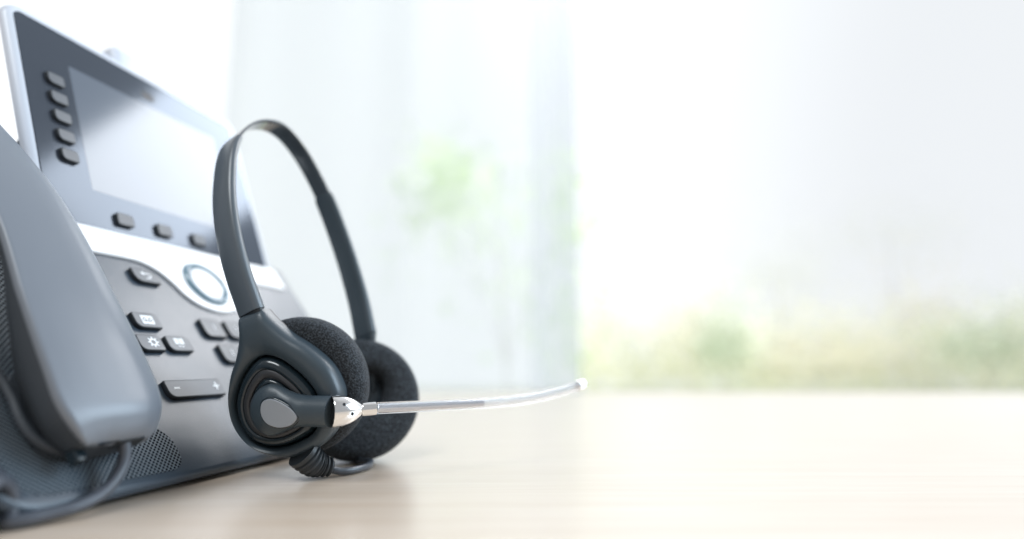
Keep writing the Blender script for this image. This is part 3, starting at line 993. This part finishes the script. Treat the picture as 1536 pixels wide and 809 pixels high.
# sheer curtain: gentle folds
mb = MB()
rows = []
for z in (-750, 2600):
    rows.append([V((-990 + 1210 * i / 240, 1950 + 5 * math.sin(i * 0.11 + 0.6 * math.sin(i * 0.05)) + 8 * math.sin(i * 0.047 + 1), z)) for i in range(241)])
ids = [[mb.vert(p) for p in r] for r in rows]
for i in range(240): mb.face((ids[0][i], ids[0][i + 1], ids[1][i + 1], ids[1][i]))
cur = mb.build("sheer_curtain", M["sheer"], None, 80, loc=(-385, 1950, -750))
mb = MB()
rows = [[V((60 + 160 * i / 30, 1936 + 3 * math.sin(i * 0.3), z)) for i in range(31)] for z in (-750, 2600)]
ids = [[mb.vert(p) for p in r] for r in rows]
for i in range(30): mb.face((ids[0][i], ids[0][i + 1], ids[1][i + 1], ids[1][i]))
mb.build("shade_strip", M["sheer_thin"], cur, 80)  # extra ply added to darken the curtain where its light falls off
tag(cur, "white sheer curtain hanging behind the table, left of the bright window", "curtain")

# ------------------------------------------------------------------ light
w = bpy.data.worlds.new("World"); SC.world = w; w.use_nodes = True
nt = w.node_tree
bg = nt.nodes["Background"]
tc = nt.nodes.new("ShaderNodeTexCoord")
sep = nt.nodes.new("ShaderNodeSeparateXYZ")
link(nt, tc.outputs["Generated"], sep.inputs[0])
def smooth(sock, a, b, lo=0.0, hi=1.0):
    m = nt.nodes.new("ShaderNodeMapRange"); m.interpolation_type = "SMOOTHSTEP"
    m.inputs["From Min"].default_value = a; m.inputs["From Max"].default_value = b
    m.inputs["To Min"].default_value = lo; m.inputs["To Max"].default_value = hi
    link(nt, sock, m.inputs["Value"]); return m.outputs["Result"]
def mul(a, b):
    m = nt.nodes.new("ShaderNodeMath"); m.operation = "MULTIPLY"
    for i, s in enumerate((a, b)):
        if hasattr(s, "is_linked"): link(nt, s, m.inputs[i])
        else: m.inputs[i].default_value = s
    return m.outputs[0]
def add(a, b):
    m = nt.nodes.new("ShaderNodeMath"); m.operation = "ADD"
    for i, s in enumerate((a, b)):
        if hasattr(s, "is_linked"): link(nt, s, m.inputs[i])
        else: m.inputs[i].default_value = s
    return m.outputs[0]
X, Yc, Z = sep.outputs
front = smooth(Yc, -0.15, 0.35)               # daylight side of the room
low = smooth(Z, 0.66, 0.76, 1.0, 0.45)        # ceiling above the window head
dim = smooth(X, -0.55, -0.3, 1.15, 1.0)
day = mul(mul(mul(front, low), dim), smooth(X, 0.22, 0.55, 1.0, 0.72))
lvl = add(mul(day, 0.54), 0.34)
rgb = nt.nodes.new("ShaderNodeCombineColor")
link(nt, mul(lvl, 0.955), rgb.inputs[0]); link(nt, mul(lvl, 0.99), rgb.inputs[1]); link(nt, mul(lvl, 1.025), rgb.inputs[2])
link(nt, rgb.outputs[0], bg.inputs["Color"])
bg.inputs["Strength"].default_value = 1.0

def area(name, loc, target, size, power, col=(1, 1, 1), size_y=None):
    l = bpy.data.lights.new(name, "AREA"); l.energy = power; l.color = col
    l.shape = "RECTANGLE"; l.size = size; l.size_y = size_y or size
    o = bpy.data.objects.new(name, l); COL.objects.link(o)
    o.location = loc
    d = V(target) - V(loc)
    o.rotation_euler = d.to_track_quat("-Z", "Y").to_euler()
    return o
area("window_light", (0.95, 2.2, 2.0), (-0.1, 0.3, 0.1), 1.7, 27, (0.99, 0.99, 1.0), 0.65)
area("side_fill_light", (0.95, 0.45, 0.5), (0.2, 0.45, 0.0), 0.7, 8.6, (0.66, 0.84, 1.0), 0.6)  # added low lamp out of view, whitens the right of the table
area("outdoor_light", (2.5, 3.0, 8.0), (2.6, 30.0, 3.0), 6, 6600, (1.0, 0.99, 0.93), 5)  # added lamp facing away from the room, daylight stand-in for the greenery

area("overhead_fill_light", (-0.45, -0.55, 1.4), (-0.12, 0.22, 0.03), 0.7, 10, (0.92, 0.97, 1.0), 0.5)  # added lamp above and behind the camera, for headset highlights and fill

SC.view_settings.view_transform = "Standard"
SC.view_settings.look = "None"
SC.view_settings.exposure = 0.32
SC.view_settings.gamma = 1
SC.render.engine = "CYCLES"
SC.cycles.use_denoising = True
SC.cycles.max_bounces = 10
SC.cycles.transparent_max_bounces = 12
SC.cycles.caustics_reflective = False
